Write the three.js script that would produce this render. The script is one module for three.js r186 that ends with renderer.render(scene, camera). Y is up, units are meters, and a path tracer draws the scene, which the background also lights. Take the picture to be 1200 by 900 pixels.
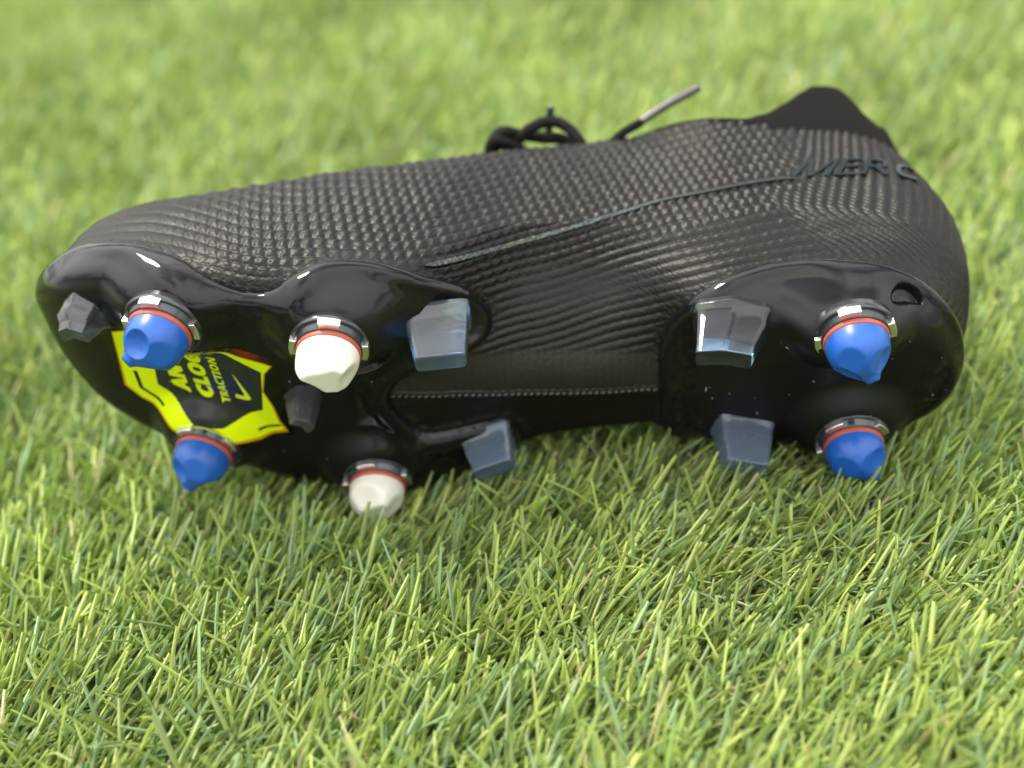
import * as THREE from 'three';
import { mergeGeometries } from 'three/addons/utils/BufferGeometryUtils.js';
import { FontLoader } from 'three/addons/loaders/FontLoader.js';
import { TextGeometry } from 'three/addons/geometries/TextGeometry.js';
import { TessellateModifier } from 'three/addons/modifiers/TessellateModifier.js';
import { ImprovedNoise } from 'three/addons/math/ImprovedNoise.js';

// ---------- camera, sky, sun, exposure
const scene = new THREE.Scene();
const CEN = new THREE.Vector3(0, 0.0575, 0);             // middle of the sole, in metres above the turf backing
const ROLL = 6.5 * Math.PI / 180;                        // the boot lies with its heel lower than its ball; the camera is held along it
const PITCH = 32 * Math.PI / 180, DIST = 0.30;
const camera = new THREE.PerspectiveCamera(37, 4 / 3, 0.01, 200);
{
  const turn = new THREE.Matrix4().makeRotationZ(-ROLL);
  camera.position.set(0, DIST * Math.sin(PITCH), DIST * Math.cos(PITCH)).applyMatrix4(turn).add(CEN);
  camera.up.set(0, 1, 0).applyMatrix4(turn);
  camera.lookAt(CEN);
  camera.focus = 0.275;
  camera.userData.fStop = 6.0;
}
const SUN = new THREE.Vector3(-0.35, 0.86, -0.30).normalize();
{
  const W = 1024, H = 512, data = new Float32Array(W * H * 4), noise = new ImprovedNoise();
  for (let j = 0; j < H; j++) {
    const el = ((j + 0.5) / H - 0.5) * Math.PI, ce = Math.cos(el), y = Math.sin(el);
    for (let i = 0; i < W; i++) {
      const az = ((i + 0.5) / W - 0.5) * 2 * Math.PI, x = ce * Math.cos(az), z = ce * Math.sin(az);
      const yy = Math.max(y, 0);
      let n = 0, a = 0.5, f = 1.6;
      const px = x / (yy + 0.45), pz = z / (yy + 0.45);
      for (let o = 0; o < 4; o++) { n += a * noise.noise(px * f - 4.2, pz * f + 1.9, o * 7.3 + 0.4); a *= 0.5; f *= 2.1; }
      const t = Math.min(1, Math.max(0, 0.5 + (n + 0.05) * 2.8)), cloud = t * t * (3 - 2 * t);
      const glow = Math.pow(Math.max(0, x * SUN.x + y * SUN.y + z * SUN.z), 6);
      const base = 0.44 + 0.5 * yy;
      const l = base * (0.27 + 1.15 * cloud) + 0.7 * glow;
      const k = 4 * (j * W + i);
      data[k] = l * (0.94 + 0.09 * cloud); data[k + 1] = l * (0.97 + 0.04 * cloud); data[k + 2] = l * (1.05 - 0.09 * cloud); data[k + 3] = 1;
    }
  }
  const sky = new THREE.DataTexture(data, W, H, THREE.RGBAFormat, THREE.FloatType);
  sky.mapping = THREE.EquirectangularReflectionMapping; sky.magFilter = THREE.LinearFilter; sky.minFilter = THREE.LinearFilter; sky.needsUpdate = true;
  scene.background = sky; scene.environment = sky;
}
const sun = new THREE.DirectionalLight(0xfff2dc, 1.5);
sun.position.copy(SUN).multiplyScalar(3); sun.castShadow = true; sun.shadow.radius = 20; sun.shadow.mapSize.set(2048, 2048);
Object.assign(sun.shadow.camera, { left: -0.6, right: 0.6, top: 0.6, bottom: -0.6, near: 0.1, far: 6 });
scene.add(sun, sun.target);
const renderer = new THREE.WebGLRenderer({ antialias: true });
renderer.toneMapping = THREE.LinearToneMapping;
renderer.toneMappingExposure = 2.42;
renderer.shadowMap.enabled = true;

// ---------- helpers
let seed = 20240;
const rnd = () => { seed = (seed + 0x6d2b79f5) | 0; let t = Math.imul(seed ^ (seed >>> 15), 1 | seed); t = (t + Math.imul(t ^ (t >>> 7), 61 | t)) ^ t; return ((t ^ (t >>> 14)) >>> 0) / 4294967296; };
const perlin = new ImprovedNoise(), noise2 = (x, y, k = 0) => perlin.noise(x, y, k + 0.37);
const used = new Map();
function numbered(name) { const n = used.get(name) || 0; used.set(name, n + 1); return n ? `${name}_${String(n).padStart(3, '0')}` : name; }
function put(name, geometry, material, parent) {
  const m = new THREE.Mesh(geometry, material); m.name = numbered(name); m.castShadow = m.receiveShadow = true; parent.add(m); return m;
}
// ---------- the shape of the boot: s runs toe to heel, w across (plus = the side that faces the sky), h from sole to ankle, in millimetres
const lerp = (a, b, t) => a + (b - a) * t, clamp = (x, a, b) => Math.min(b, Math.max(a, x));
const smooth = (a, b, x) => { const t = clamp((x - a) / (b - a), 0, 1); return t * t * (3 - 2 * t); };
function curve(xs, ys) {                                  // cubic Hermite through stations, monotone slopes
  const n = xs.length, d = [], m = [];
  for (let i = 0; i < n - 1; i++) d.push((ys[i + 1] - ys[i]) / (xs[i + 1] - xs[i]));
  for (let i = 0; i < n; i++) m.push(i === 0 ? d[0] : i === n - 1 ? d[n - 2] : d[i - 1] * d[i] <= 0 ? 0 : 2 * d[i - 1] * d[i] / (d[i - 1] + d[i]));
  return (x) => {
    if (x <= xs[0]) return ys[0] + m[0] * (x - xs[0]);
    if (x >= xs[n - 1]) return ys[n - 1] + m[n - 1] * (x - xs[n - 1]);
    let i = 0; while (x > xs[i + 1]) i++;
    const L = xs[i + 1] - xs[i], t = (x - xs[i]) / L, t2 = t * t, t3 = t2 * t;
    return (2 * t3 - 3 * t2 + 1) * ys[i] + (t3 - 2 * t2 + t) * L * m[i] + (3 * t2 - 2 * t3) * ys[i + 1] + (t3 - t2) * L * m[i + 1];
  };
}
const S0 = -124.8;
const st = [-124.8, -110, -85, -55, -25, 5, 35, 60, 85, 105, 122];
const edgeUp = curve(st, [29, 32, 34.5, 36, 33.5, 27.5, 26, 28.5, 30, 30, 30]);      // widest reach towards the sky
const edgeDown = curve(st, [-19, -27, -38, -47, -47, -35, -29.5, -28.5, -29, -27, -26]);
const ridge = curve(st, [5, 5, 3, 0, 0, 0, 0, 0, 0, 0, 0]);                      // line of the top of the foot
const bottom = curve(st, [16, 9, 4, 0, 0, 4, 5, 1, 0, 0, 1]);
const top_ = curve(st, [43, 51, 58, 68, 77, 86.5, 91, 81, 74.5, 74, 77]);
const FC = [0, .55, .9, 1, .9, .765, .56, .27, 0], FO = [0, .55, .86, 1, .99, .93, .87, .82, .78];
const HC = [0, 0, .015, .13, .4, .65, .86, .97, 1], HO = [0, 0, .02, .18, .38, .58, .74, .88, 1];
const AW = [0, .38, .69, .9], AH = [0, .10, .23, .34];    // under the arch the section is rounder
const ENDS = [113, 113, 114, 120, 124, 125, 123, 120, 117];
const cap = (x, a, p) => x >= a ? 1 : Math.pow(Math.max(0, 1 - Math.pow(1 - x / a, p)), 1 / p);
const ctr = (s) => lerp(ridge(s), (edgeUp(s) + edgeDown(s)) / 2, 0.75);
function knot(k, s, side) {
  const open = smooth(20, 62, s), c = ctr(s), e = side > 0 ? edgeUp(s) : edgeDown(s), end = ENDS[k];
  const hollow0 = smooth(-34, 4, s) * (1 - smooth(20, 58, s)) * (k < 4 && side > 0 ? 1 : 0);
  const fw = lerp(lerp(FC[k], FO[k], open), AW[Math.min(k, 3)], hollow0), fh = lerp(lerp(HC[k], HO[k], open), AH[Math.min(k, 3)], hollow0);
  const b = bottom(s), t = top_(s);
  const cw = cap(s - S0, 38, 2.3) * cap(end - s, 30, 2.2), chh = cap(s - S0, 17, 2.3);
  const tip = 23, h0 = b + (t - b) * fh, mid = lerp(c, ridge(s), smooth(0.3, 1, fh) * (1 - open));
  return [mid + (e - mid) * fw * cw, tip + (h0 - tip) * chh];
}
function body(u, v) {                                     // u 0 (toe) .. 1 (heel), v -1 .. 1 round the section, 0 under the sole
  const a = Math.min(Math.abs(v), 1) * 8, side = v < 0 ? -1 : 1, i = Math.min(7, Math.floor(a)), t = a - i;
  const g = u - Math.sin(2 * Math.PI * u) / (2 * Math.PI) * 0.92;
  const P = [];
  for (let j = i - 1; j <= i + 2; j++) {
    const k = j < 0 ? -j : j > 8 ? 8 : j, sd = j < 0 ? -side : side;
    const s = S0 + (ENDS[k] - S0) * g, [w, h] = knot(k, s, sd);
    P.push([s, w, h]);
  }
  const q = [0, 0, 0], t2 = t * t, t3 = t2 * t;
  for (let c = 0; c < 3; c++) q[c] = 0.5 * (2 * P[1][c] + (P[2][c] - P[0][c]) * t + (2 * P[0][c] - 5 * P[1][c] + 4 * P[2][c] - P[3][c]) * t2 + (3 * P[1][c] - P[0][c] - 3 * P[2][c] + P[3][c]) * t3);
  return q;
}
// the outside unrolled flat: a point of the skin lies at its place in plan, pushed outward by its height above the sole
function unroll([s, w, h]) {
  const m = clamp(s, -92, 84), c = ctr(m), dx = s - m, dy = w - c, l = Math.hypot(dx, dy) || 1, up = h - bottom(s);
  return [s + dx / l * up, w + dy / l * up];
}
// the boot's own axes in metres: x toe to heel, y and z turned so that the sole looks at the ground a little in front
const TILT = 19 * Math.PI / 180, CT = Math.cos(TILT), ST = Math.sin(TILT);
const place = (s, w, h) => [s / 1000, (w * CT + h * ST) / 1000, (w * ST - h * CT) / 1000];
const axisS = new THREE.Vector3(1, 0, 0), axisW = new THREE.Vector3(0, CT, ST), axisH = new THREE.Vector3(0, ST, -CT);

const boot = new THREE.Group();
boot.name = numbered('football_boot');
boot.userData = { label: 'black textured football boot lying on its side on the grass, studded sole towards the viewer', category: 'football boot' };
boot.position.copy(CEN); boot.rotation.z = -ROLL;
scene.add(boot);

// outlines of the two sole plates and of the print, on the unrolled skin
const FORE = [[-128.4, 24.7], [-124.5, 30.7], [-121.6, 35.3], [-114.4, 40.1], [-104.4, 43.1], [-93.6, 44.1], [-87.6, 43.7], [-81, 42.4], [-77.2, 40.7], [-73.8, 38.2], [-69.4, 36.2], [-65.2, 34.6], [-60.2, 34.7], [-56.9, 36], [-53.8, 39], [-48.5, 42.8], [-44.4, 44.4], [-38.4, 44.6], [-31.9, 43.3], [-25.4, 40.9], [-20.4, 39.1], [-14.8, 36.8], [-10.5, 33.6], [-7.4, 29.4], [-5.5, 24.9], [-5.2, 19.5], [-6.4, 15.3], [-9.5, 12.6], [-17.3, 8.5], [-26.5, 5.5], [-30.6, 0.3], [-32.6, -6.8], [-29.5, -14.1], [-26, -20.1], [-22.4, -21.5], [-13.2, -19.6], [-6, -18.5], [1.3, -19.3], [3, -30], [-3, -43], [-20, -54], [-50, -58], [-80, -51], [-105, -42], [-122, -30], [-131, -20], [-135.5, -8], [-137, 5], [-134, 16]];
const HEEL = [[41.3, -19.3], [39.8, -8.9], [38.4, 1.7], [38.4, 13.2], [40.9, 21.9], [46.2, 29.8], [53.3, 37.5], [62.2, 42.5], [70.4, 44.5], [76.7, 45.2], [91.4, 43.8], [99.8, 40.8], [106.6, 36.2], [110.3, 31.8], [112.9, 27.7], [116, 20.8], [116.9, 15.4], [117.4, 9.1], [117, 0], [115.5, -10], [111, -22], [103, -31], [92, -38], [76, -41], [62, -38], [52, -34], [45, -29], [42, -24]];
function inside(poly) {                                   // signed distance to a polygon, positive inside
  const n = poly.length;
  return (x, y) => {
    let d = 1e9, c = false;
    for (let i = 0, j = n - 1; i < n; j = i++) {
      const ax = poly[j][0], ay = poly[j][1], ex = poly[i][0] - ax, ey = poly[i][1] - ay, px = x - ax, py = y - ay;
      const t = clamp((px * ex + py * ey) / (ex * ex + ey * ey), 0, 1), qx = px - t * ex, qy = py - t * ey;
      d = Math.min(d, qx * qx + qy * qy);
      if ((poly[i][1] > y) !== (ay > y) && x < ex * (y - ay) / ey + ax) c = !c;
    }
    return c ? Math.sqrt(d) : -Math.sqrt(d);
  };
}
function rounded(poly, times = 2) {                       // corner cutting, so that traced outlines run smooth
  for (let k = 0; k < times; k++) poly = poly.flatMap((p, i) => { const q = poly[(i + 1) % poly.length]; return [[lerp(p[0], q[0], .25), lerp(p[1], q[1], .25)], [lerp(p[0], q[0], .75), lerp(p[1], q[1], .75)]]; });
  return poly;
}
const inFore = inside(rounded(FORE, 1)), inHeel = inside(rounded(HEEL, 2));

// rows of the skin, one station at a time
function bodyRow(u) {
  const g = u - Math.sin(2 * Math.PI * u) / (2 * Math.PI) * 0.92, ks = [];
  for (const side of [-1, 1]) { const row = []; for (let k = 0; k < 9; k++) { const s = S0 + (ENDS[k] - S0) * g, [w, h] = knot(k, s, side); row.push([s, w, h]); } ks.push(row); }
  return (v) => {
    const a = Math.min(Math.abs(v), 1) * 8, side = v < 0 ? 0 : 1, i = Math.min(7, Math.floor(a)), t = a - i, t2 = t * t, t3 = t2 * t;
    const P = [];
    for (let j = i - 1; j <= i + 2; j++) P.push(ks[j < 0 ? 1 - side : side][j < 0 ? -j : j > 8 ? 8 : j]);
    const q = [0, 0, 0];
    for (let c = 0; c < 3; c++) q[c] = 0.5 * (2 * P[1][c] + (P[2][c] - P[0][c]) * t + (2 * P[0][c] - 5 * P[1][c] + 4 * P[2][c] - P[3][c]) * t2 + (3 * P[1][c] - P[0][c] - 3 * P[2][c] + P[3][c]) * t3);
    return q;
  };
}
function grid(u0, u1, nu, v0, v1, nv) {
  const P = new Float32Array((nu + 1) * (nv + 1) * 3);
  for (let i = 0; i <= nu; i++) { const row = bodyRow(lerp(u0, u1, i / nu)); for (let j = 0; j <= nv; j++) P.set(row(lerp(v0, v1, j / nv)), (i * (nv + 1) + j) * 3); }
  return P;
}
function gridNormals(P, nu, nv) {
  const N = new Float32Array(P.length), w = nv + 1;
  for (let i = 0; i <= nu; i++) for (let j = 0; j <= nv; j++) {
    const a = (Math.max(0, i - 1) * w + j) * 3, b = (Math.min(nu, i + 1) * w + j) * 3, c = (i * w + Math.max(0, j - 1)) * 3, d = (i * w + Math.min(nv, j + 1)) * 3, o = (i * w + j) * 3;
    const ux = P[b] - P[a], uy = P[b + 1] - P[a + 1], uz = P[b + 2] - P[a + 2], vx = P[d] - P[c], vy = P[d + 1] - P[c + 1], vz = P[d + 2] - P[c + 2];
    let x = uy * vz - uz * vy, y = uz * vx - ux * vz, z = ux * vy - uy * vx; const l = Math.hypot(x, y, z);
    if (l > 1e-12) { N[o] = -x / l; N[o + 1] = -y / l; N[o + 2] = -z / l; } else { N[o] = P[o] < 0 ? -1 : 1; }
  }
  return N;
}
function gridMesh(P, nu, nv, keep, color, uv) {            // P in s, w, h millimetres
  const w = nv + 1, N = gridNormals(P, nu, nv), pos = new Float32Array(P.length), nor = new Float32Array(P.length), idx = [];
  for (let k = 0; k < P.length; k += 3) {
    pos.set(place(P[k], P[k + 1], P[k + 2]), k);
    const p = place(N[k], N[k + 1], N[k + 2]); nor[k] = p[0] * 1000; nor[k + 1] = p[1] * 1000; nor[k + 2] = p[2] * 1000;
  }
  for (let i = 0; i < nu; i++) for (let j = 0; j < nv; j++) {
    const a = i * w + j, b = a + w, c = b + 1, d = a + 1;
    if (keep && !(keep[a] || keep[b] || keep[c] || keep[d])) continue;
    idx.push(a, b, d, b, c, d);
  }
  let used2 = new Int32Array(P.length / 3).fill(-1), n = 0; for (const k of idx) if (used2[k] < 0) used2[k] = n++;
  const g = new THREE.BufferGeometry(), pp = new Float32Array(n * 3), nn = new Float32Array(n * 3), cc = color && new Float32Array(n * 3), tt = uv && new Float32Array(n * 2);
  used2.forEach((t, k) => { if (t < 0) return; for (let c = 0; c < 3; c++) { pp[t * 3 + c] = pos[k * 3 + c]; nn[t * 3 + c] = nor[k * 3 + c]; if (cc) cc[t * 3 + c] = color[k * 3 + c]; } if (tt) { tt[t * 2] = uv[k * 2]; tt[t * 2 + 1] = uv[k * 2 + 1]; } });
  g.setAttribute('position', new THREE.BufferAttribute(pp, 3)); g.setAttribute('normal', new THREE.BufferAttribute(nn, 3));
  if (cc) g.setAttribute('color', new THREE.BufferAttribute(cc, 3)); if (tt) g.setAttribute('uv', new THREE.BufferAttribute(tt, 2));
  g.setIndex(idx.map((k) => used2[k]));
  return g;
}

// ---------- where the studs stand on the sole: s, w
const STUDS = [
  { at: [-82.8, 27], cap: 'blue', beak: 195, label: 'blue stud nearest the toe on the upper row' },
  { at: [-44, 24], cap: 'white', beak: 265, label: 'white stud on the upper row' },
  { at: [82.5, 26.2], cap: 'blue', beak: 310, label: 'blue heel stud on the upper row' },
  { at: [-82.5, -22.6], cap: 'blue', beak: 240, label: 'blue stud nearest the toe, down by the grass' },
  { at: [-37.5, -33.4], cap: 'white', beak: 280, label: 'white stud with its tip in the grass' },
  { at: [90.5, -13.6], cap: 'blue', beak: 330, label: 'blue heel stud with its tip in the grass' },
];
const slope = (s) => (bottom(s + 2) - bottom(s - 2)) / 4;
const BOSS = 5.4;
function boss(x, y) {
  let h = 0;
  for (const { at } of STUDS) { const d = Math.hypot(x - at[0], y - at[1]); if (d < 20) h = Math.max(h, BOSS * (1 - smooth(8.6, 18.5, d))); }
  return h;
}
// ---------- the knitted skin of the upper
const rope = (t) => Math.pow(Math.abs(Math.sin(Math.PI * t)), 0.8);
const fr = (x) => x - Math.floor(x);
const rise = curve([-130, -40, -21, 5, 32, 60, 75, 100], [0, 0, 1, 5, 14, 27, 31, 34]);
function knit(s, w, h, X, Y) {
  const m = clamp(s, -92, 84), side = Y > ctr(m) ? 1 : -1;
  const rho = Math.hypot(X - m, Y - ctr(m)), dx = s - m, dy = w - ctr(m);
  const along = s > 84 ? 84 + Math.atan2(dx, Math.abs(dy)) * 32 : s;
  const edge = Math.max(inFore(X, Y), inHeel(X, Y));
  const wob = noise2(s * 0.05, rho * 0.05, 4) * 1.2;
  const lowSide = rho - rise(s) < 36 - 2 ? 1 : 0;          // under the seam stripe the knit is coarser
  const r1 = (rho - rise(s) + wob) / 3.35, cellRow = Math.floor(r1), a = rope(r1);
  const t1 = fr((along + 0.3 * rho) / 3.1 + 0.5 * (cellRow & 1) * 0 + noise2(s * 0.4, rho * 0.4, 9) * 0.12);
  const tooth = t1 < 0.68 ? t1 / 0.68 : (1 - t1) / 0.32;
  const toe = 1 - smooth(-100, -58, s), waist = smooth(-20, 10, s);
  const cell = noise2(cellRow * 3.7, Math.floor((along + 0.3 * rho) / 3.1) * 2.3, 13), fy = fr(r1);
  const hole = clamp(1.5 - 3.4 * Math.abs(t1 - 0.62 - 0.25 * (fy - 0.5)) - 1.9 * Math.abs(fy - 0.42), 0, 1);
  let k = a * (lerp(0.36, lowSide ? 0.95 : 0.8, 1 - toe) + lerp(0.08, lowSide ? 0.3 : 0.35, 1 - toe) * tooth + 0.25 * cell * (1 - toe)) - hole * lerp(0, lowSide ? 0.35 : 0.75, 1 - toe);
  // heel: slanting ropes
  const heel = smooth(-3, 5, along - 62 - 0.55 * (78 - rho)) * smooth(58, 66, s) * (1 - smooth(69, 72, rho) * (1 - smooth(72, 84, s)));
  if (heel > 0) {
    const lean = lerp(0.95, 0.35, smooth(40, 66, rho)), e = (along - lean * rho + wob) / 3.0, b = rope(e);
    const tw = 0.75 + 0.25 * Math.sin((rho + along * 0.5) * 3.6 + 6 * fr(e));
    k = lerp(k, b * 0.68 * tw, heel);
    k *= lerp(1, 0.25 + 0.75 * smooth(0, 14, -inHeel(X, Y) + noise2(s * 0.1, rho * 0.1, 2) * 6), heel);
  }
  // worn-smooth patch at the waist and the flat underside of the arch
  const patch = Math.exp(-Math.pow((s - 22) / 28, 2) - Math.pow((rho - 33) / 7.5, 2)); k *= 1 - 0.85 * patch; k *= lerp(0.4 + 0.6 * smooth(1, 11, -inFore(X, Y) + 2 * noise2(s * 0.12, rho * 0.12, 21)), 1, smooth(-40, -15, s)); k *= 1 - 0.45 * smooth(-14, 6, s) * (1 - smooth(44, 62, s)) * (1 - smooth(34, 44, rho - 0.5 * rise(s)));
  const under = 1 - smooth(7, 11, Y + 0.06 * s);
  if (under > 0 && Y > -40) { const fine = Y > seamY(s) + 1.5 ? 0.28 * rope(s / 2.2) : 0; k = lerp(k, fine, under * (s > -60 && s < 60 ? 1 : 0)); if (Y < seamY(s)) k -= 0.7 * smooth(0, 0.8, seamY(s) - Y); }
  // thin glazed film where the plates are moulded on
  const film = smooth(-3.4, -0.4, edge + noise2(s * 0.5, rho * 0.5, 1) * 1.3);
  k = lerp(k, 0.25 + 0.28 * noise2(s * 0.9, rho * 0.9, 6), film);
  k += 0.1 * noise2(s * 1.9, rho * 1.9, 3) + 0.06 * noise2(s * 4.1, rho * 4.1, 5);
  return k;
}
const seamY = curve([-40, -32, -18, 0, 23, 40, 60], [-4.6, -4.6, -5.2, -7.6, -8.4, -7.4, -7.4]);

const paint = (r, g, b, more = {}) => new THREE.MeshPhysicalMaterial({ color: new THREE.Color().setRGB(r, g, b), ...more });
const skinMat = paint(1, 1, 1, { vertexColors: true, roughness: 0.4, side: THREE.DoubleSide, specularIntensity: 0.52 });
const gloss = (() => { const n = 64, d = new Uint8Array(n * 4); for (let i = 0; i < n; i++) { const t = i / (n - 1); d[i * 4 + 1] = 255 * (0.12 + 0.88 * smooth(0.25, 0.8, t)); d[i * 4 + 3] = 255; } const t = new THREE.DataTexture(d, n, 1); t.magFilter = THREE.LinearFilter; t.needsUpdate = true; return t; })();   // polished at the rim, satin underneath
const plateMat = paint(0.006, 0.006, 0.007, { roughness: 0.36, roughnessMap: gloss, ior: 1.5, specularIntensity: 0.62, side: THREE.DoubleSide });
{
  const nu = 860, nv = 700, P = grid(0, 1, nu, -1, 1, nv), N = gridNormals(P, nu, nv), C = new Float32Array(P.length);
  for (let k = 0; k < P.length; k += 3) {
    const s = P[k], w = P[k + 1], h = P[k + 2], [X, Y] = unroll([s, w, h]);
    const hidden = inFore(X, Y) > 5 || inHeel(X, Y) > 5 || Y < -66 ;
    const d = hidden ? -0.2 : knit(s, w, h, X, Y);
    P[k] += N[k] * d; P[k + 1] += N[k + 1] * d; P[k + 2] += N[k + 2] * d;
    const arch = s > -40 && s < 45 ? (1 - smooth(7, 11, Y + 0.06 * s)) * smooth(-1, 1, Y - seamY(s)) : 0;
    const n = (1 + 0.25 * noise2(s * 0.08, Y * 0.08, 8)) * (1 + 1.8 * arch), lift = 0.8 + 0.35 * clamp(d, 0, 0.9);  // crevice shade put into the colour: sunken knit darker, raised knit lighter
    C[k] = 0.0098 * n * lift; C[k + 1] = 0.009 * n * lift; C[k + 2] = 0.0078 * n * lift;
  }
  put('upper', gridMesh(P, nu, nv, null, C), skinMat, boot);
}

// ---------- moulded plates
function plate(name, sd, lip, u0, u1, nu, v0, v1, nv) {
  const P = grid(u0, u1, nu, v0, v1, nv), N = gridNormals(P, nu, nv), keep = new Uint8Array(P.length / 3), uv = new Float32Array(P.length / 3 * 2);
  for (let k = 0; k < P.length; k += 3) {
    const s = P[k], w = P[k + 1], h = P[k + 2], [X, Y] = unroll([s, w, h]);
    const d = sd(X, Y) + 0.16 * noise2(X * 0.35, Y * 0.35, 11);
    keep[k / 3] = d > -1.6 ? 1 : 0; uv[k / 3 * 2] = clamp((d - 4 + 0.5 * noise2(X * 0.6, Y * 0.6, 31)) / 14, 0.02, 0.98); uv[k / 3 * 2 + 1] = 0.5;
    let o = d < 0 ? Math.max(-1.2, d * 0.8) : 2.1 * Math.sqrt(1 - Math.pow(1 - Math.min(1, d / 1.7), 2)) + lip * lerp(0.35, 1, smooth(-112, -90, s)) * Math.exp(-Math.pow((d - 3.2) / 2.1, 2));
    { const ex = X - 98.5, ey = Y - 32.5, p = ex * 0.89 - ey * 0.45, q = ex * 0.45 + ey * 0.89; o -= 1.9 * (1 - smooth(0.85, 1.1, Math.hypot(p / 5.0, (q + 0.04 * p * p - 0.3) / 2.3))) * (d > 2 ? 1 : 0); }
    const b = d > 0 ? boss(X, Y) * smooth(0, 5, d) : 0, sl = slope(s), l = Math.hypot(1, sl);
    P[k] += N[k] * o + b * sl / l; P[k + 1] += N[k + 1] * o; P[k + 2] += N[k + 2] * o - b / l;
  }
  return put(name, gridMesh(P, nu, nv, keep, null, uv), plateMat, boot);
}
const forePlate = plate('forefoot_plate', inFore, 1.3, 0, 0.56, 460, -0.62, 0.62, 470);
const heelPlate = plate('heel_plate', inHeel, 0.8, 0.56, 1, 360, -0.6, 0.6, 420);
// a point on the skin for a place on the underside
function under(s, w) {
  let u = 0.5, v = 0;
  for (let r = 0; r < 4; r++) {
    let a = 0, b = 1; for (let i = 0; i < 26; i++) { u = (a + b) / 2; if (bodyRow(u)(v)[0] < s) a = u; else b = u; }
    const row = bodyRow(u); a = -0.5; b = 0.5; for (let i = 0; i < 26; i++) { v = (a + b) / 2; if (row(v)[1] < w) a = v; else b = v; }
  }
  return [u, v];
}
function onPlate(s, w, lift) {
  const [u, v] = under(s, w), p = bodyRow(u)(v), sl = slope(s), l = Math.hypot(1, sl), up = 2.1 + lift + boss(...unroll(p));
  return [p[0] + up * sl / l, p[1], p[2] - up / l];
}

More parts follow.
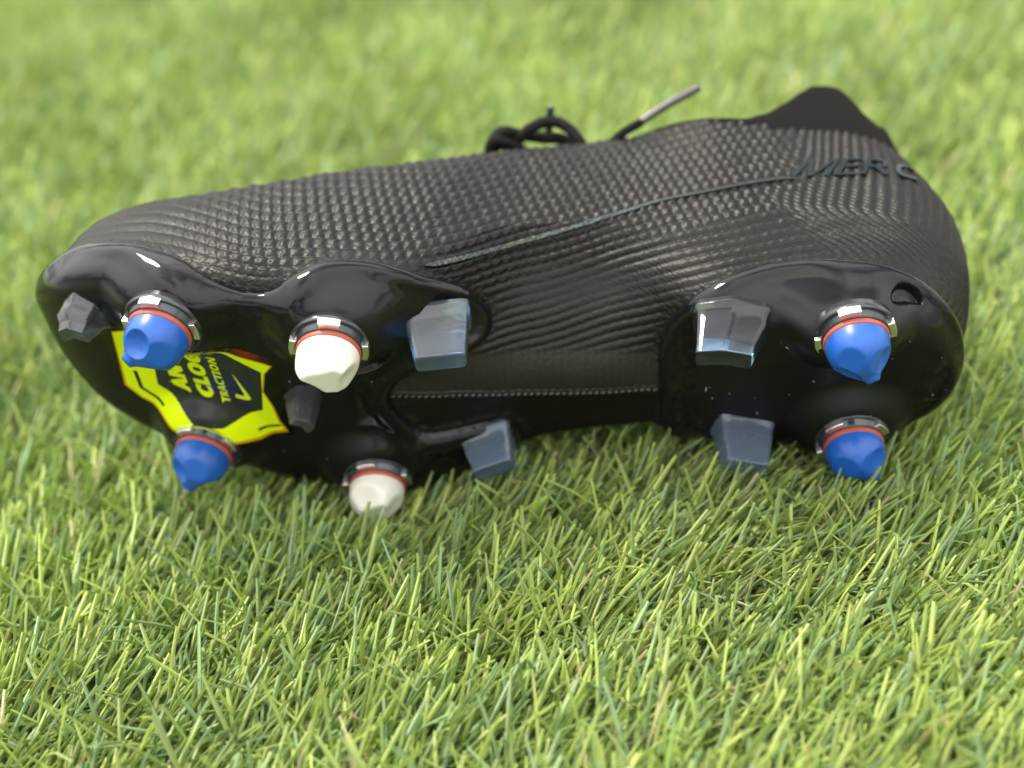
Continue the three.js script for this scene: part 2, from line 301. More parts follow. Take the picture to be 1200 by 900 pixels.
// ---------- the print under the forefoot: yellow chevron frame, dark field, lettering
{
  const A0 = -105, A1 = -58, B0 = -22, B1 = 22, K = 26, cv = document.createElement('canvas'); cv.width = (A1 - A0) * K; cv.height = (B1 - B0) * K;
  const c = cv.getContext('2d'), X = (s) => (s - A0) * K, Y = (w) => (B1 - w) * K;
  const poly = (pts, fill) => { c.fillStyle = fill; c.beginPath(); pts.forEach((p, i) => (i ? c.lineTo(X(p[0]), Y(p[1])) : c.moveTo(X(p[0]), Y(p[1])))); c.closePath(); c.fill(); };
  c.fillStyle = '#050506'; c.fillRect(0, 0, cv.width, cv.height);
  const g = c.createRadialGradient(X(-66.5), Y(14.5), 5, X(-66.5), Y(14.5), 190); g.addColorStop(0, '#8a2c0a'); g.addColorStop(0.5, '#4a1406'); g.addColorStop(1, 'rgba(5,5,6,0)');
  c.fillStyle = g; c.fillRect(0, 0, cv.width, cv.height);
  poly([[-101.2, 15.4], [-90, 19.5], [-73.8, 14.6], [-69.2, 12.5], [-62.7, 10.6], [-60.7, 9.6], [-63.1, 6.2], [-64.7, -1.3], [-63.1, -7.2], [-62.2, -13.6], [-60.6, -18], [-67.9, -20.4], [-72, -19.4], [-89.1, -18.4], [-92.2, -16.7], [-100, -11.3], [-103.6, -6.7]], '#c8930a');
  poly([[-100.9, 15.1], [-90, 19], [-73.8, 14.1], [-69.2, 12.1], [-62.9, 10.2], [-61.3, 9.4], [-63.5, 6.2], [-65.1, -1.3], [-63.5, -7.2], [-62.8, -13.6], [-61.6, -17.2], [-67.9, -19.4], [-72, -18.6], [-89.1, -17.4], [-91.8, -16], [-99.6, -10.7], [-102.9, -6.5]], '#e2f50a');
  poly([[-92.6, 18.2], [-92.8, 4.9], [-93.8, -4.1], [-84, -13.4], [-76.2, -13.7], [-66.2, -9.4], [-64, 6.7], [-73.8, 13.6], [-84, 17.4]], '#26292c');
  c.strokeStyle = '#1c1e14'; c.lineWidth = 1.15 * K; c.lineJoin = 'miter';
  c.beginPath(); c.moveTo(X(-98.9), Y(0.4)); c.lineTo(X(-98.9), Y(-6.6)); c.lineTo(X(-93.6), Y(-11.8)); c.stroke();
  c.lineWidth = 0.9 * K; c.beginPath(); c.moveTo(X(-68.3), Y(-16.9)); c.lineTo(X(-62.4), Y(-15.4)); c.stroke();
  const word = (t, s, w, size, span, weight) => {         // baseline runs up the sole, tops of the letters towards the toe
    c.save(); c.translate(X(s), Y(w)); c.rotate(-Math.PI / 2 - 0.05); c.transform(1, 0, -0.18, 1, 0, 0);
    c.font = `${weight} ${size * K}px sans-serif`; c.fillStyle = '#dff00c'; c.textBaseline = 'alphabetic';
    c.scale(span * K / c.measureText(t).width, 1); c.fillText(t, 0, 0); if (weight === 'bold') { c.strokeStyle = '#dff00c'; c.lineWidth = (size > 4 ? 0.10 : 0.03) * size * K; c.strokeText(t, 0, 0); } c.restore();
  };
  word('ANTI', -85.2, -5.0, 5.3, 17.0, 'bold'); word('CLOG', -78.8, -6.4, 5.3, 18.6, 'bold'); word('TRACTION', -74.5, -7.6, 2.9, 18.2, 'bold');
  c.fillStyle = '#dff00c'; c.beginPath();                 // the tick-shaped mark
  c.moveTo(X(-71.9), Y(5.0)); c.quadraticCurveTo(X(-69.2), Y(-2.2), X(-68.6), Y(-5.0)); c.quadraticCurveTo(X(-69.0), Y(-6.4), X(-72.6), Y(-5.2)); c.quadraticCurveTo(X(-72.9), Y(-4.6), X(-72.4), Y(-3.6)); c.quadraticCurveTo(X(-70.3), Y(-4.6), X(-70.1), Y(-3.7)); c.closePath(); c.fill();
  const map = new THREE.CanvasTexture(cv); map.colorSpace = THREE.SRGBColorSpace; map.anisotropy = 8;
  const nu = 70, nv = 66, P = new Float32Array((nu + 1) * (nv + 1) * 3), uv = new Float32Array((nu + 1) * (nv + 1) * 2), keep = new Uint8Array((nu + 1) * (nv + 1));
  const field = inside([[-103.8, 16], [-90, 20.5], [-73, 16], [-60.2, 12], [-60.2, -18.6], [-68, -21.2], [-90, -19], [-104, -8]]);
  for (let i = 0; i <= nu; i++) for (let j = 0; j <= nv; j++) {
    const s = lerp(A0, A1, i / nu), w = lerp(B0, B1, j / nv), k = i * (nv + 1) + j;
    P.set(onPlate(s, w, 0.12), k * 3); uv[k * 2] = i / nu; uv[k * 2 + 1] = j / nv; keep[k] = field(s, w) > -0.2 ? 1 : 0;
  }
  const m = new THREE.MeshPhysicalMaterial({ map, roughness: 0.16, side: THREE.DoubleSide });
  put('printed_badge', gridMesh(P, nu, nv, keep, null, uv), m, boot).userData.label = 'yellow and black printed badge under the forefoot';
}

// ---------- screw-in studs: collar, four wrench tabs, red washer, shaped plastic cap
const chrome = paint(0.07, 0.075, 0.085, { roughness: 0.16, metalness: 0.6 }), alu = paint(0.82, 0.82, 0.78, { roughness: 0.28, metalness: 1 });
const red = paint(0.40, 0.075, 0.052, { roughness: 0.45 }), blue = paint(0.011, 0.095, 0.43, { roughness: 0.33 }), white = paint(0.72, 0.71, 0.63, { roughness: 0.36 });
function lathe(points, n = 72) { const g = new THREE.LatheGeometry(points.map(([r, y]) => new THREE.Vector2(r / 1000, y / 1000)), n); return g; }
const collarShape = lathe([[5, -2.5], [9.6, -2.2], [9.75, -0.2], [9.55, 0.35], [9.2, 0.5], [8.9, 0.3], [8.6, 0.4], [8.3, 1.9], [7.9, 2.3], [7, 2.4], [0, 2.4]].reverse());
const washerShape = lathe([[0, 1.9], [7.4, 1.9], [7.8, 2.2], [7.85, 2.8], [7.8, 3.4], [7.5, 3.7], [0, 3.7]].reverse());
function tabShape() {
  const sh = new THREE.Shape(), a = 0.25;
  sh.absarc(0, 0, 0.0094, -a, a, false); sh.absarc(0, 0, 0.0079, a * 1.15, -a * 1.15, true); sh.closePath();
  const g = new THREE.ExtrudeGeometry(sh, { depth: 0.0018, bevelEnabled: true, bevelSize: 0.00025, bevelThickness: 0.00025, bevelSegments: 2, curveSegments: 12 });
  g.rotateX(-Math.PI / 2); return g;                       // stands along y
}
const tab = tabShape();
const smin = (a, b, k) => { const h = clamp(0.5 + 0.5 * (b - a) / k, 0, 1); return lerp(b, a, h) - k * h * (1 - h); };
function capShape(kind, beakAngle, spin) {
  const nt = 128, np = 72, pos = [], idx = [], D = Math.PI / 180;
  const bx = Math.cos(beakAngle), bz = Math.sin(beakAngle), planes = [], scoops = [];
  const scoop = (da, t, reach, R, k) => { const a = beakAngle + da * D; scoops.push([Math.cos(a) * Math.sin(t * D) * (reach + R), Math.cos(t * D) * (reach + R), Math.sin(a) * Math.sin(t * D) * (reach + R), R, k]); };
  if (kind === 'white') for (let i = 0; i < 3; i++) scoop(40 + i * 120, 50, 7.3, 15, 1.2); else { scoop(78, 36, 6.5, 5.5, 0.35); scoop(-62, 46, 6.9, 7, 0.35); }
  if (kind === 'white') {
    for (let i = 0; i < 5; i++) { const a = spin + i * 2 * Math.PI / 5, t = (i % 2 ? 60 : 54) * D; planes.push([Math.cos(a) * Math.sin(t), Math.cos(t), Math.sin(a) * Math.sin(t), 8.2 + 0.3 * (i % 2), 0.7]); }
    planes.push([0.04 * bx, 1, 0.04 * bz, 8.15, 0.6]);
  } else {
    for (const [da, t, p] of [[165, 34, 8.1], [-75, 40, 8.0]]) { const a = beakAngle + da * D; planes.push([Math.cos(a) * Math.sin(t * D), Math.cos(t * D), Math.sin(a) * Math.sin(t * D), p, 0.22]); }
  }
  for (let i = 0; i <= np; i++) for (let j = 0; j < nt; j++) {
    const ph = i / np * Math.PI / 2, th = j / nt * 2 * Math.PI, x = Math.cos(th) * Math.cos(ph), y = Math.sin(ph), z = Math.sin(th) * Math.cos(ph);
    const tall = kind === 'white' ? 10.2 : 9.0, ex = kind === 'white' ? 3 : 2.35;
    let r = 1 / Math.pow(Math.pow(Math.hypot(x, z) / 7.55, ex) + Math.pow(y / tall, ex), 1 / ex);
    for (const [nx, ny, nz, p, k] of planes) { const c = nx * x + ny * y + nz * z; if (c > 0.05) r = smin(r, p / c, k); }
    for (const [cx, cy, cz, R, k] of scoops) {              // hollows pressed into the cap
      const c = cx * x + cy * y + cz * z, q = c * c - (cx * cx + cy * cy + cz * cz - R * R);
      if (c > 0 && q > 0) r = smin(r, c - Math.sqrt(q), k); }
    if (kind === 'blue') {
      const q = [bx * Math.sin(33 * D), Math.cos(33 * D), bz * Math.sin(33 * D)], g = Math.acos(clamp(x * q[0] + y * q[1] + z * q[2], -1, 1));
      const bump = 10.0 / Math.max(0.5, Math.cos(g)) - 19 * Math.max(0, g - 0.15);
      r = -smin(-r, -bump, 1.6);
    }
    pos.push(x * r / 1000, (3.5 + y * r) / 1000, z * r / 1000);
  }
  for (let i = 0; i < np; i++) for (let j = 0; j < nt; j++) { const a = i * nt + j, b = i * nt + (j + 1) % nt, c = a + nt, d = b + nt; idx.push(a, c, b); if (i < np - 1) idx.push(b, c, d); }
  const g = new THREE.BufferGeometry(); g.setAttribute('position', new THREE.Float32BufferAttribute(pos, 3)); g.setIndex(idx); g.computeVertexNormals(); return g;
}
const capMat = { blue, white };
function stand(group, s, w, lift, lean = 0) {             // y of the group points out of the sole there, x along the boot
  const sl = slope(s), up = axisH.clone().multiplyScalar(-1).addScaledVector(axisS, sl).addScaledVector(axisW, lean).normalize();
  const x = axisS.clone().addScaledVector(up, -axisS.dot(up)).normalize(), z = x.clone().cross(up);
  group.quaternion.setFromRotationMatrix(new THREE.Matrix4().makeBasis(x, up, z));
  group.position.set(...place(...onPlate(s, w, lift)));
}
STUDS.forEach(({ at, cap: kind, beak, label }, i) => {
  const stud = new THREE.Group(); stud.name = numbered('screw_in_stud'); stud.userData.label = label; boot.add(stud);
  stand(stud, at[0], at[1], -0.3);
  put('collar', collarShape, chrome, stud);
  for (let k = 0; k < 4; k++) { const t = put('wrench_tab', tab, alu, stud); t.rotation.y = Math.PI / 2 + (kind === 'white' ? -0.25 : 0.1) + i * 0.13 + k * Math.PI / 2; }
  put('washer', washerShape, red, stud);
  put('cap', capShape(kind, -beak * Math.PI / 180, 0.5 + i), capMat[kind], stud);   // z of the stud points down the sole
});

// ---------- moulded see-through blades
const clear = new THREE.MeshPhysicalMaterial({ color: new THREE.Color().setRGB(0.82, 0.89, 0.95), roughness: 0.06, transmission: 0.93, thickness: 0.006, ior: 1.5, attenuationColor: new THREE.Color().setRGB(0.22, 0.42, 0.68), attenuationDistance: 0.012 });
const smoky = new THREE.MeshPhysicalMaterial({ color: new THREE.Color().setRGB(0.75, 0.8, 0.85), roughness: 0.06, transmission: 0.94, thickness: 0.006, ior: 1.5, attenuationColor: new THREE.Color().setRGB(0.16, 0.23, 0.30), attenuationDistance: 0.011 });
const glassy = new THREE.MeshPhysicalMaterial({ color: new THREE.Color().setRGB(0.86, 0.9, 0.95), roughness: 0.05, transmission: 0.985, thickness: 0.006, ior: 1.5, attenuationColor: new THREE.Color().setRGB(0.2, 0.29, 0.38), attenuationDistance: 0.013 });
const navy = new THREE.MeshPhysicalMaterial({ color: new THREE.Color().setRGB(0.5, 0.66, 0.88), roughness: 0.08, transmission: 0.86, thickness: 0.006, ior: 1.5, attenuationColor: new THREE.Color().setRGB(0.14, 0.28, 0.52), attenuationDistance: 0.012 });
function bladeShape(outline, levels, round) {             // outline in mm, levels [height, scale x, scale z, shift x, shift z]
  let ring = outline; for (let k = 0; k < 3; k++) ring = ring.flatMap((p, i) => { const q = ring[(i + 1) % ring.length], l = Math.hypot(q[0] - p[0], q[1] - p[1]), t = Math.min(0.33, round / (l * (k ? 1 : 1))); return [[lerp(p[0], q[0], t), lerp(p[1], q[1], t)], [lerp(p[0], q[0], 1 - t), lerp(p[1], q[1], 1 - t)]]; });
  const n = ring.length, pos = [], idx = [];
  levels.forEach(([y, a, b, dx = 0, dz = 0]) => ring.forEach(([x, z]) => pos.push((x * a + dx) / 1000, y / 1000, (z * b + dz) / 1000)));
  for (let i = 0; i < levels.length - 1; i++) for (let j = 0; j < n; j++) { const a = i * n + j, b = i * n + (j + 1) % n, c = a + n, d = b + n; idx.push(a, c, b, b, c, d); }
  for (const top of [0, levels.length - 1]) { const [y, , , dx = 0, dz = 0] = levels[top], c = pos.length / 3; pos.push(dx / 1000, y / 1000, dz / 1000); for (let j = 0; j < n; j++) { const a = top * n + j, b = top * n + (j + 1) % n; if (top) idx.push(a, c, b); else idx.push(b, c, a); } }
  let g = new THREE.BufferGeometry(); g.setAttribute('position', new THREE.Float32BufferAttribute(pos, 3)); g.setIndex(idx);
  g.computeVertexNormals(); return g;
}
const box = (w, d, skew = 0) => [[-w / 2, -d / 2], [w / 2, -d / 2 + skew], [w / 2, d / 2 + skew], [-w / 2, d / 2]];
const chevron = (w, d, bend) => [[-w / 2, -d / 2 + bend], [0, -d / 2], [w / 2, -d / 2 + bend], [w / 2, d / 2 + bend], [0, d / 2], [-w / 2, d / 2 + bend]];
const rise0 = (H, tip, tipD, dx = 0, dz = 0) => [[-1.5, 1.14, 1.5], [0, 1.1, 1.36], [1, 1.05, 1.16], [2.4, 1.01, 1.05], [4, 1, 1], [H * 0.72, lerp(1, tip, 0.66), lerp(1, tipD, 0.66), dx * 0.7, dz * 0.7], [H * 0.74, lerp(1, tip, 0.68) * 0.985, lerp(1, tipD, 0.68) * 0.97, dx * 0.72, dz * 0.72], [H - 0.5, tip, tipD, dx, dz], [H - 0.12, tip * 0.97, tipD * 0.9, dx, dz], [H, tip * 0.92, tipD * 0.8, dx, dz]];
function blade(s, w, turn, shape, material, label, lift = 0) {
  const b = put('moulded_blade', shape, material, boot); stand(b, s, w, lift); b.rotateY(turn); if (label) b.userData.label = label;
}
blade(-18.9, 21.3, 0.03, bladeShape(box(15.2, 8), rise0(13.5, 0.82, 0.72), 0.9), clear, 'pale blue see-through blade on the upper forefoot lobe', 0.4);
blade(54.5, 24, 0.1, bladeShape(chevron(17, 8.5, 1.7), rise0(13.5, 0.78, 0.66, -1.2, 0), 0.8), glassy, 'smoky see-through blade on the heel');
blade(-7, -25.2, 0.3, bladeShape(box(13.5, 8), rise0(10.5, 0.86, 0.75), 0.9), navy);
blade(63, -18, -0.2, bladeShape(box(14.5, 8, 0), rise0(13, 0.82, 0.72), 0.9), navy);
blade(-107, 23, 0.2, bladeShape(chevron(9.5, 6.5, 2.6), rise0(8, 0.78, 0.62, 0.8, 1.2), 0.5), smoky, 'small dark chevron stud at the toe');
blade(-53, -1, -0.75, bladeShape(chevron(7.6, 5.4, 2.2), rise0(10, 0.78, 0.66, 0.4, 0.4), 0.5), smoky, 'small dark chevron stud beside the badge');

// ---------- narrow shiny seam stripe along the side
const skinAt = (u, v, lift) => { const e = 0.002, a = bodyRow(u), p = a(v), q = bodyRow(u + e)(v), r = a(v + e * 1.5); const U = [0, 1, 2].map((c) => q[c] - p[c]), V = [0, 1, 2].map((c) => r[c] - p[c]); const n = [-(U[1] * V[2] - U[2] * V[1]), -(U[2] * V[0] - U[0] * V[2]), -(U[0] * V[1] - U[1] * V[0])], l = Math.hypot(...n) || 1; return p.map((x, c) => x + n[c] / l * lift); };
const stripeV = curve([.462, .49, .517, .542, .57, .601, .633, .67, .728, .80], [.369, .343, .369, .437, .526, .569, .631, .671, .691, .709]);
const stripeY = curve([-23, -8.7, 4.5, 18, 32.2, 46.5, 60.1, 73.9, 84, 90], [42.3, 45.0, 48.0, 52.6, 58.9, 65.9, 72.0, 75.4, 76.2, 76.4]);
const atY = (u, Y) => { const row = bodyRow(u); let a = 0.15, b = 0.85, v = 0.5; for (let i = 0; i < 30; i++) { v = (a + b) / 2; if (unroll(row(v))[1] < Y) a = v; else b = v; } return v; };
{
  const nu = 420, nv = 10, P = new Float32Array((nu + 1) * (nv + 1) * 3), C = new Float32Array(P.length), col = new THREE.Color();
  for (let i = 0; i <= nu; i++) {
    const t = i / nu, u = lerp(0.460, 0.675, t), s0 = bodyRow(u)(0.5)[0], y0 = stripeY(s0), half = lerp(1.25, 0.45, smooth(0.25, 0.8, t)) * smooth(-0.01, 0.03, t);
    for (let j = 0; j <= nv; j++) {
      const y = j / nv * 2 - 1, k = (i * (nv + 1) + j) * 3;
      P.set(skinAt(u, atY(u, y0 + y * half), 0.8 + 0.3 * Math.sqrt(Math.max(0, 1 - y * y * y * y)) + (Math.abs(y) > 0.95 ? -1.4 : 0)), k);
      const hue = fr(0.45 + 0.5 * noise2(i * 0.33, j * 0.4, 2) + 0.3 * noise2(i * 0.05, 0, 7)), fleck = clamp(0.15 + 1.9 * noise2(i * 0.55, j * 0.5, 5), 0, 1) * (1 - 0.8 * smooth(0.4, 0.75, t)) * (Math.abs(y) < 0.7 ? 1 : 0.05);
      col.setHSL(hue, 0.5, 0.5); C[k] = 0.025 + 0.24 * fleck * col.r; C[k + 1] = 0.026 + 0.22 * fleck * col.g; C[k + 2] = 0.025 + 0.23 * fleck * col.b;
    }
  }
  put('seam_stripe', gridMesh(P, nu, nv, null, C), paint(1, 1, 1, { vertexColors: true, roughness: 0.3, metalness: 0.35, side: THREE.DoubleSide }), boot).userData.label = 'thin iridescent stripe along the side';
}
// ---------- raised lettering on the heel
{
  const font = await new FontLoader().loadAsync('fonts/droid/droid_sans_regular.typeface.json');
  const foil = paint(0.004, 0.013, 0.016, { roughness: 0.25, metalness: 0.1, side: THREE.DoubleSide, iridescence: 0.3, iridescenceIOR: 1.5 });
  const tess = new TessellateModifier(0.06, 4);
  for (const [ch, x0, x1] of [['M', 0.0, 0.22], ['E', 0.25, 0.40], ['R', 0.43, 0.66], ['C', 0.72, 1.0]]) {
    let g = new TextGeometry(ch, { font, size: 1, depth: 0.3, curveSegments: 8, bevelEnabled: false }); g.computeBoundingBox();
    const { min, max } = g.boundingBox; g = tess.modify(g.index ? g.toNonIndexed() : g); const p = g.attributes.position;
    for (let i = 0; i < p.count; i++) {
      const x = (p.getX(i) - min.x) / (max.x - min.x), y = (p.getY(i) - min.y) / (max.y - min.y), z = p.getZ(i) / 0.3;
      const u = lerp(0.673, 0.815, lerp(x0, x1, x)) + 0.022 * y, v = stripeV(Math.min(u, 0.8)) + 0.008 + 0.09 * y;
      p.setXYZ(i, ...place(...skinAt(u, v, 0.05 + 0.85 * z + 0.3 * x0)));
    }
    g.deleteAttribute('normal'); g.deleteAttribute('uv'); g.computeVertexNormals();
    put('heel_letter', g, foil, boot);
  }
}
// ---------- stitched seam under the arch
{
  const bits = [], proto = new THREE.SphereGeometry(1, 8, 6); proto.scale(0.00075, 0.00045, 0.00055);
  for (let s = -31.5; s < 41; s += 1.75) { const [u, v] = under(s, seamY(s)); const g = proto.clone(); g.rotateZ(0.25); g.translate(...place(...skinAt(u, v, 0.35))); bits.push(g); }
  put('arch_stitching', mergeGeometries(bits), paint(0.06, 0.055, 0.05, { roughness: 0.5 }), boot);
  const nu = 120, nv = 6, P = new Float32Array((nu + 1) * (nv + 1) * 3);
  for (let i = 0; i <= nu; i++) { const s = lerp(-32, 41.5, i / nu); for (let j = 0; j <= nv; j++) { const y = j / nv * 2 - 1, [u, v] = under(s, seamY(s) + 0.9 + y * 0.75); P.set(skinAt(u, v, 0.45 * Math.sqrt(Math.max(0, 1 - y * y)) - 0.1), (i * (nv + 1) + j) * 3); } }
  put('arch_seam', gridMesh(P, nu, nv), paint(0.02, 0.019, 0.018, { roughness: 0.55, side: THREE.DoubleSide }), boot);
}
// ---------- knitted ankle collar: a band standing out of the opening all round
const clothMat = paint(0.0062, 0.0058, 0.0054, { roughness: 0.95, specularIntensity: 0.3, side: THREE.DoubleSide });
{
  const tall = curve([40, 58, 65, 73, 80, 86.5, 91, 96, 100, 102.5, 105, 108.5, 112, 115, 125], [0, 0, 1, 6, 13, 20.5, 24, 25, 24.5, 20.5, 14, 11, 12.5, 16, 16]);
  const path = [];                                         // up the sky side, round the heel, back along the other
  for (let i = 0; i <= 150; i++) path.push([lerp(0.545, 1, i / 150), 1]); for (let i = 149; i >= 0; i--) path.push([lerp(0.545, 1, i / 150), -1]);
  const prof = [[0, -5], [0.6, -3], [1.0, 0], [1, 0.5], [0.95, 0.9], [0.5, 1], [0, 1.0], [-0.5, 0.96], [-0.7, 0.6], [-0.7, 0], [-0.7, -6]], nu = path.length - 1, nv = prof.length - 1;
  const P = new Float32Array((nu + 1) * (nv + 1) * 3);
  path.forEach(([u, v], i) => {
    const p = bodyRow(u)(v), c = ctr(Math.min(p[0], 84)), m = clamp(p[0], 0, 92), dx = p[0] - m, dy = p[1] - c, l = Math.hypot(dx, dy) || 1, H = tall(p[0]) + 0.5 * noise2(i * 0.31, 0);
    const lean = -0.10 * H;
    prof.forEach(([o, y], j) => { const up = y < 0 ? y : y <= 1 ? y * H : H, t = Math.max(0, y) , out = o - 0.4 + lean * t; P.set([p[0] + dx / l * out * (dx > 0 ? 1 : 0), p[1] + dy / l * out, p[2] + up], (i * (nv + 1) + j) * 3); });
  });
  put('ankle_collar', gridMesh(P, nu, nv), clothMat, boot);
}
// ---------- laces: a tucked knot behind the instep and a loose tipped end
const weave = (() => { const n = 64, d = new Uint8Array(n * n * 4); for (let i = 0; i < n; i++) for (let j = 0; j < n; j++) { const v = 128 + 127 * Math.sin((i + j) / n * 2 * Math.PI * 2) * Math.sin((i - j) / n * 2 * Math.PI * 2), k = (i * n + j) * 4; d[k] = d[k + 1] = d[k + 2] = v; d[k + 3] = 255; } const t = new THREE.DataTexture(d, n, n); t.wrapS = t.wrapT = THREE.RepeatWrapping; t.magFilter = THREE.LinearFilter; t.repeat.set(24, 3); t.needsUpdate = true; return t; })();
const laceMat = paint(0.009, 0.0085, 0.008, { roughness: 0.8, specularIntensity: 0.5, bumpMap: weave, bumpScale: 0.0003 }), tipMat = paint(0.045, 0.045, 0.045, { roughness: 0.3, clearcoat: 1, clearcoatRoughness: 0.15 });
{
  const tube = (pts, r, flat = 1) => { const q = new THREE.CatmullRomCurve3(pts.map((p) => new THREE.Vector3(...place(...p)))); return new THREE.TubeGeometry(q, 60, r / 1000, 10); };
  const caps = (p, r) => { const g = new THREE.SphereGeometry(r / 1000, 12, 8); g.translate(...place(...p)); return g; };
  const lace = put('lace', mergeGeometries([
    tube([[-8, 4, 80], [-4.5, 8, 87], [0, 7, 88], [5.5, 13, 88.5], [11.5, 14.5, 90], [16.5, 13.5, 88.5], [21, 10.5, 84], [24, 4, 82]], 1.7),
    tube([[-3, 2, 84], [-6, 9, 86], [-3, 12, 88], [2, 9.5, 90], [9, 8.3, 90], [16, 8, 89], [19, 3, 86]], 1.8),
    tube([[-7, 3, 84], [-5.5, 11, 85], [1, 8, 86], [6, 4, 86]], 1.8),
    tube([[22, 4, 84], [28, 9, 84], [33, 13, 86], [38.5, 15.2, 88.5]], 1.35), caps([38.5, 15.2, 88.5], 1.35)]), laceMat, boot);
  put('aglet', mergeGeometries([tube([[38, 15, 88.3], [44, 17.6, 91.4], [50, 20, 93.8], [55.5, 22, 96]], 1.25), caps([55.5, 22, 96], 1.25)]), tipMat, lace);
  put('aglet', mergeGeometries([tube([[11.2, 8, 91], [11.4, 12, 92], [11.6, 17.5, 92.4]], 1.2), caps([11.6, 17.5, 92.4], 1.1)]), tipMat, lace);
}
// ---------- dust and grit on the glossy plates
{
  const bits = [], ball = new THREE.IcosahedronGeometry(1, 0), M = new THREE.Matrix4();
  const speck = (s, w, r, long) => { const g = ball.clone(), p = onPlate(s, w, 0.05); M.makeRotationFromEuler(new THREE.Euler(rnd() * 6, rnd() * 6, rnd() * 6)).scale(new THREE.Vector3(r * long, r, r * (0.6 + rnd()))); g.applyMatrix4(M); g.translate(...place(...p)); bits.push(g); };
  for (let i = 0; i < 48; i++) { const fore = rnd() < 0.5, s = fore ? -115 + 100 * rnd() : 45 + 65 * rnd(), w = fore ? -38 + 64 * rnd() : -22 + 46 * rnd(); if ((fore ? inFore(s, w) : inHeel(s, w)) > 5) speck(s, w, 0.00008 + 0.00016 * rnd() * rnd(), rnd() < 0.12 ? 7 : 1.3); }
  put('dust', mergeGeometries(bits), paint(0.4, 0.38, 0.33, { roughness: 0.9 }), boot).userData.kind = 'stuff';
}
const NEAR = 150000, MID = 210000, SIDE = 60000, THATCH = 6000;
// ---------- the turf: a dark backing sheet, and the blades rooted in it
{
 
  const size = 512, data = new Uint8Array(size * size * 4);
  for (let i = 0; i < size * size; i++) { const n = rnd(), m = rnd(); data[i * 4] = 34 + 26 * n; data[i * 4 + 1] = 40 + 26 * n; data[i * 4 + 2] = 20 + 14 * m; data[i * 4 + 3] = 255; }
  const map = new THREE.DataTexture(data, size, size); map.colorSpace = THREE.SRGBColorSpace; map.wrapS = map.wrapT = THREE.RepeatWrapping; map.magFilter = THREE.LinearFilter; map.repeat.set(10, 11); map.needsUpdate = true;
  const near = new THREE.PlaneGeometry(2.5, 2.8); near.rotateX(-Math.PI / 2); near.translate(0, 0, -0.65);
  const backing = put('turf_backing', near, new THREE.MeshStandardMaterial({ map, roughness: 0.95 }), scene); backing.userData = { kind: 'structure', label: 'dark backing of the artificial turf under its blades', category: 'turf backing' };
  const lawn = put('lawn', new THREE.CircleGeometry(90, 96).rotateX(-Math.PI / 2), paint(0.22, 0.30, 0.075, { roughness: 0.95 }), scene); lawn.position.y = -0.004; lawn.userData = { kind: 'structure', label: 'green lawn running on beyond the turf', category: 'lawn' };
}
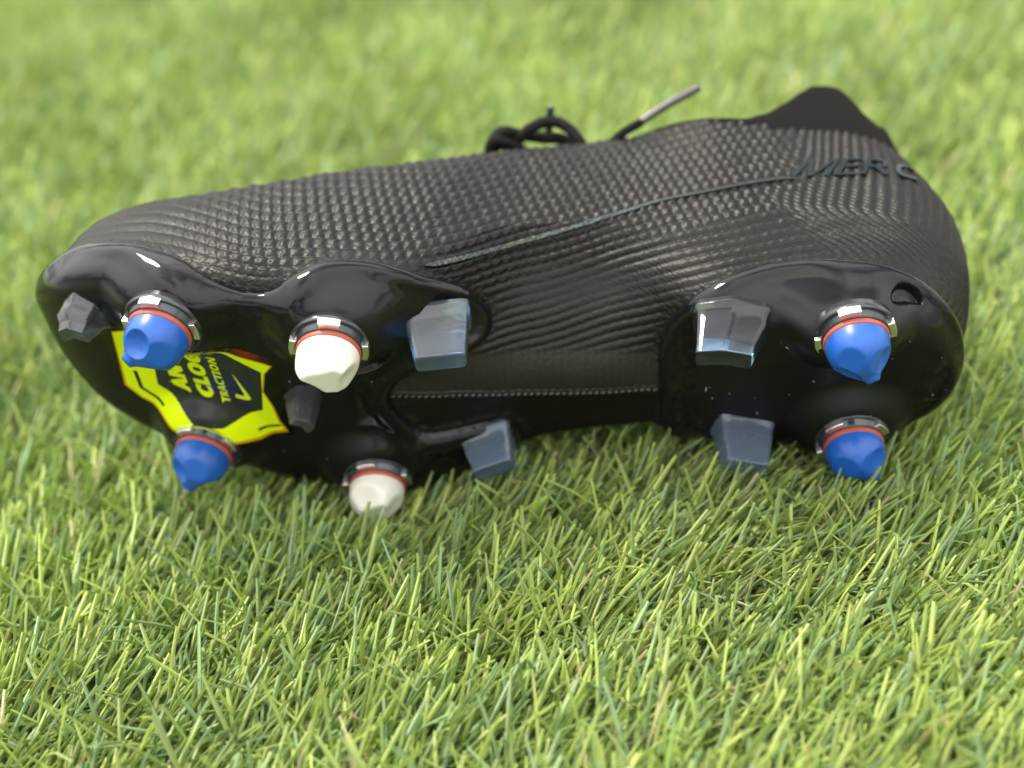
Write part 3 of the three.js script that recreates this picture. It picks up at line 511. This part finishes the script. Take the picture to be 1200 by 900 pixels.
// how low the boot comes over each 3 mm of turf
const CELL = 0.003, low = new Map();
boot.updateMatrixWorld(true);
{
  const v = new THREE.Vector3();
  boot.traverse((o) => {
    if (!o.isMesh) return; const p = o.geometry.attributes.position;
    for (let i = 0; i < p.count; i++) { v.fromBufferAttribute(p, i).applyMatrix4(o.matrixWorld); if (v.y > 0.07) continue; const k = Math.round(v.x / CELL) * 4096 + Math.round(v.z / CELL); const l = low.get(k); if (l === undefined || v.y < l) low.set(k, v.y); }
  });
}
const under_ = (x, z) => { const l = low.get(Math.round(x / CELL) * 4096 + Math.round(z / CELL)); return l === undefined ? 1 : l; };
{
  const variants = [];
  for (let k = 0; k < 6; k++) {                            // a ribbon folded along its middle, bent over towards +x
    const pos = [], nor = [], idx = [], n = 6, bend = [0.15, 0.4, 0.7, 1.0, 1.35, 0.55][k], kink = k === 4 ? 0.5 : 0;
    let x = 0, y = 0, a = 0;
    for (let i = 0; i <= n; i++) {
      const t = i / n, hw = 0.5 * (i === n ? 0.55 : 1 - 0.18 * t), tx = Math.sin(a), ty = Math.cos(a);
      for (const q of [-1, 0, 1]) { pos.push(x - ty * (q ? 0.0 : 0.012), y + tx * 0, q * hw); nor.push(-ty, tx, q * 0.45); }
      x += Math.sin(a) / n; y += Math.cos(a) / n; a += bend / n * (1 + kink * (i > 3 ? 2 : 0));
      if (i < n) { const b = i * 3; for (const q of [0, 1]) idx.push(b + q, b + q + 1, b + q + 3, b + q + 1, b + q + 4, b + q + 3); }
    }
    const g = new THREE.BufferGeometry(); g.setAttribute('position', new THREE.Float32BufferAttribute(pos, 3)); g.setAttribute('normal', new THREE.Float32BufferAttribute(nor, 3)); g.setIndex(idx); variants.push(g);
  }
  const grassMat = new THREE.MeshPhysicalMaterial({ color: 0xffffff, roughness: 0.75, side: THREE.DoubleSide, transmission: 0.36, thickness: 0, specularIntensity: 0.7 });
  const list = variants.map(() => []), M = new THREE.Matrix4(), q = new THREE.Quaternion(), e = new THREE.Euler(), c = new THREE.Color();
  function plant(x, z, size, wide) {
    const patch = noise2(x * 9, z * 9, 1), patch2 = noise2(x * 28 + 7, z * 28, 3), tuft = noise2(x * 75, z * 75, 6);
    let len = size * (0.027 + 0.0135 * rnd()) * (1 + 0.22 * patch2 + 0.12 * tuft);
    const stray = rnd() < 0.13;
    const az = stray ? rnd() * 6.283 : 0.45 + 0.8 * patch + 0.8 * patch2 + 0.6 * tuft + (rnd() - 0.5) * 1.1;   // which way it leans: mostly away to the side
    let lean = stray ? rnd() * 1.1 : clamp(0.84 + 0.3 * patch2 + (rnd() - 0.5) * 0.9 + 0.25 * tuft, 0.02, 1.35);
    const k = Math.floor(rnd() * 6);
    const roof = Math.min(under_(x, z), under_(x + 0.4 * len * Math.cos(az), z - 0.4 * len * Math.sin(az)), under_(x + 0.8 * len * Math.cos(az), z - 0.8 * len * Math.sin(az)));
    if (roof < 0.9) { const h = len * Math.cos(Math.min(1.3, lean + 0.35)); if (h > roof - 0.001) { if (roof < 0.004) return; len *= Math.max(0.12, (roof - 0.0015) / h); } }
    e.set(0, az, 0, 'YXZ'); q.setFromEuler(e);
    const tilt = new THREE.Quaternion().setFromAxisAngle(new THREE.Vector3(0, 0, 1), -lean), twist = new THREE.Quaternion().setFromAxisAngle(new THREE.Vector3(0, 1, 0), (rnd() - 0.5) * 2.6);
    q.multiply(tilt).multiply(twist);
    const w = wide * (0.0009 + 0.00065 * rnd());
    M.compose(new THREE.Vector3(x, -0.0004, z), q, new THREE.Vector3(len, len, w));
    const t = rnd(), b = 0.74 + 0.5 * rnd() + 0.2 * patch;
    if (t < 0.46) c.setRGB(0.405, 0.515, 0.125); else if (t < 0.70) c.setRGB(0.235, 0.348, 0.093); else if (t < 0.86) c.setRGB(0.32, 0.47, 0.22); else if (t < 0.985) c.setRGB(0.54, 0.65, 0.18); else c.setRGB(0.64, 0.56, 0.32);
    c.multiplyScalar(b * 1.14);
    list[k].push([M.clone(), c.clone()]);
  }
  const zone = (n, x0, x1, z0, z1, size, wide, skip) => { for (let i = 0; i < n; i++) { const x = lerp(x0, x1, rnd()), z = lerp(z0, z1, rnd()); if (!skip || !skip(x, z)) plant(x, z, size, wide); } };
  zone(NEAR, -0.26, 0.26, -0.16, 0.2, 1, 1);
  zone(MID, -0.6, 0.6, -0.8, -0.16, 1.05, 1.25);
  zone(SIDE, -1.2, 1.2, -2.0, 0.7, 1.1, 2.2, (x, z) => (Math.abs(x) < 0.26 && z > -0.16 && z < 0.2) || (Math.abs(x) < 0.6 && z > -0.8 && z <= -0.16));
  const turf = new THREE.Group(); turf.name = 'grass'; turf.userData = { kind: 'stuff', label: 'long light green artificial grass leaning to one side', category: 'grass' };
  list.forEach((l, k) => {
    const m = new THREE.InstancedMesh(variants[k], grassMat, l.length); m.name = numbered('blades'); m.userData.kind = 'stuff'; m.castShadow = m.receiveShadow = true;
    l.forEach(([a, b], i) => { m.setMatrixAt(i, a); m.setColorAt(i, b); }); turf.add(m);
  });
  // curly brown thatch between the blades
  const curl = new THREE.TubeGeometry(new THREE.CatmullRomCurve3([[0, 0, 0], [.25, .35, .1], [.5, .1, .35], [.7, .45, .2], [.55, .7, -.1], [.9, .6, -.2]].map((p) => new THREE.Vector3(...p))), 14, 0.028, 4), N = THATCH;
  const th = new THREE.InstancedMesh(curl, new THREE.MeshStandardMaterial({ color: 0xffffff, roughness: 0.8 }), N); th.name = 'dry_thatch'; th.userData.kind = 'stuff'; th.castShadow = th.receiveShadow = true;
  for (let i = 0; i < N; i++) {
    const x = lerp(-0.3, 0.3, rnd()), z = lerp(-0.3, 0.18, rnd()), top = Math.min(0.010, under_(x, z) - 0.012);
    e.set(rnd() * 0.8, rnd() * 6.28, rnd() * 0.8); M.compose(new THREE.Vector3(x, top > 0 ? rnd() * top : -0.02, z), q.setFromEuler(e), new THREE.Vector3(1, 1, 1).multiplyScalar(0.006 + 0.007 * rnd()));
    th.setMatrixAt(i, M); c.setRGB(0.34, 0.27, 0.13).multiplyScalar(0.6 + 0.8 * rnd()); th.setColorAt(i, c);
  }
  turf.add(th); scene.add(turf);
}
renderer.render(scene, camera);
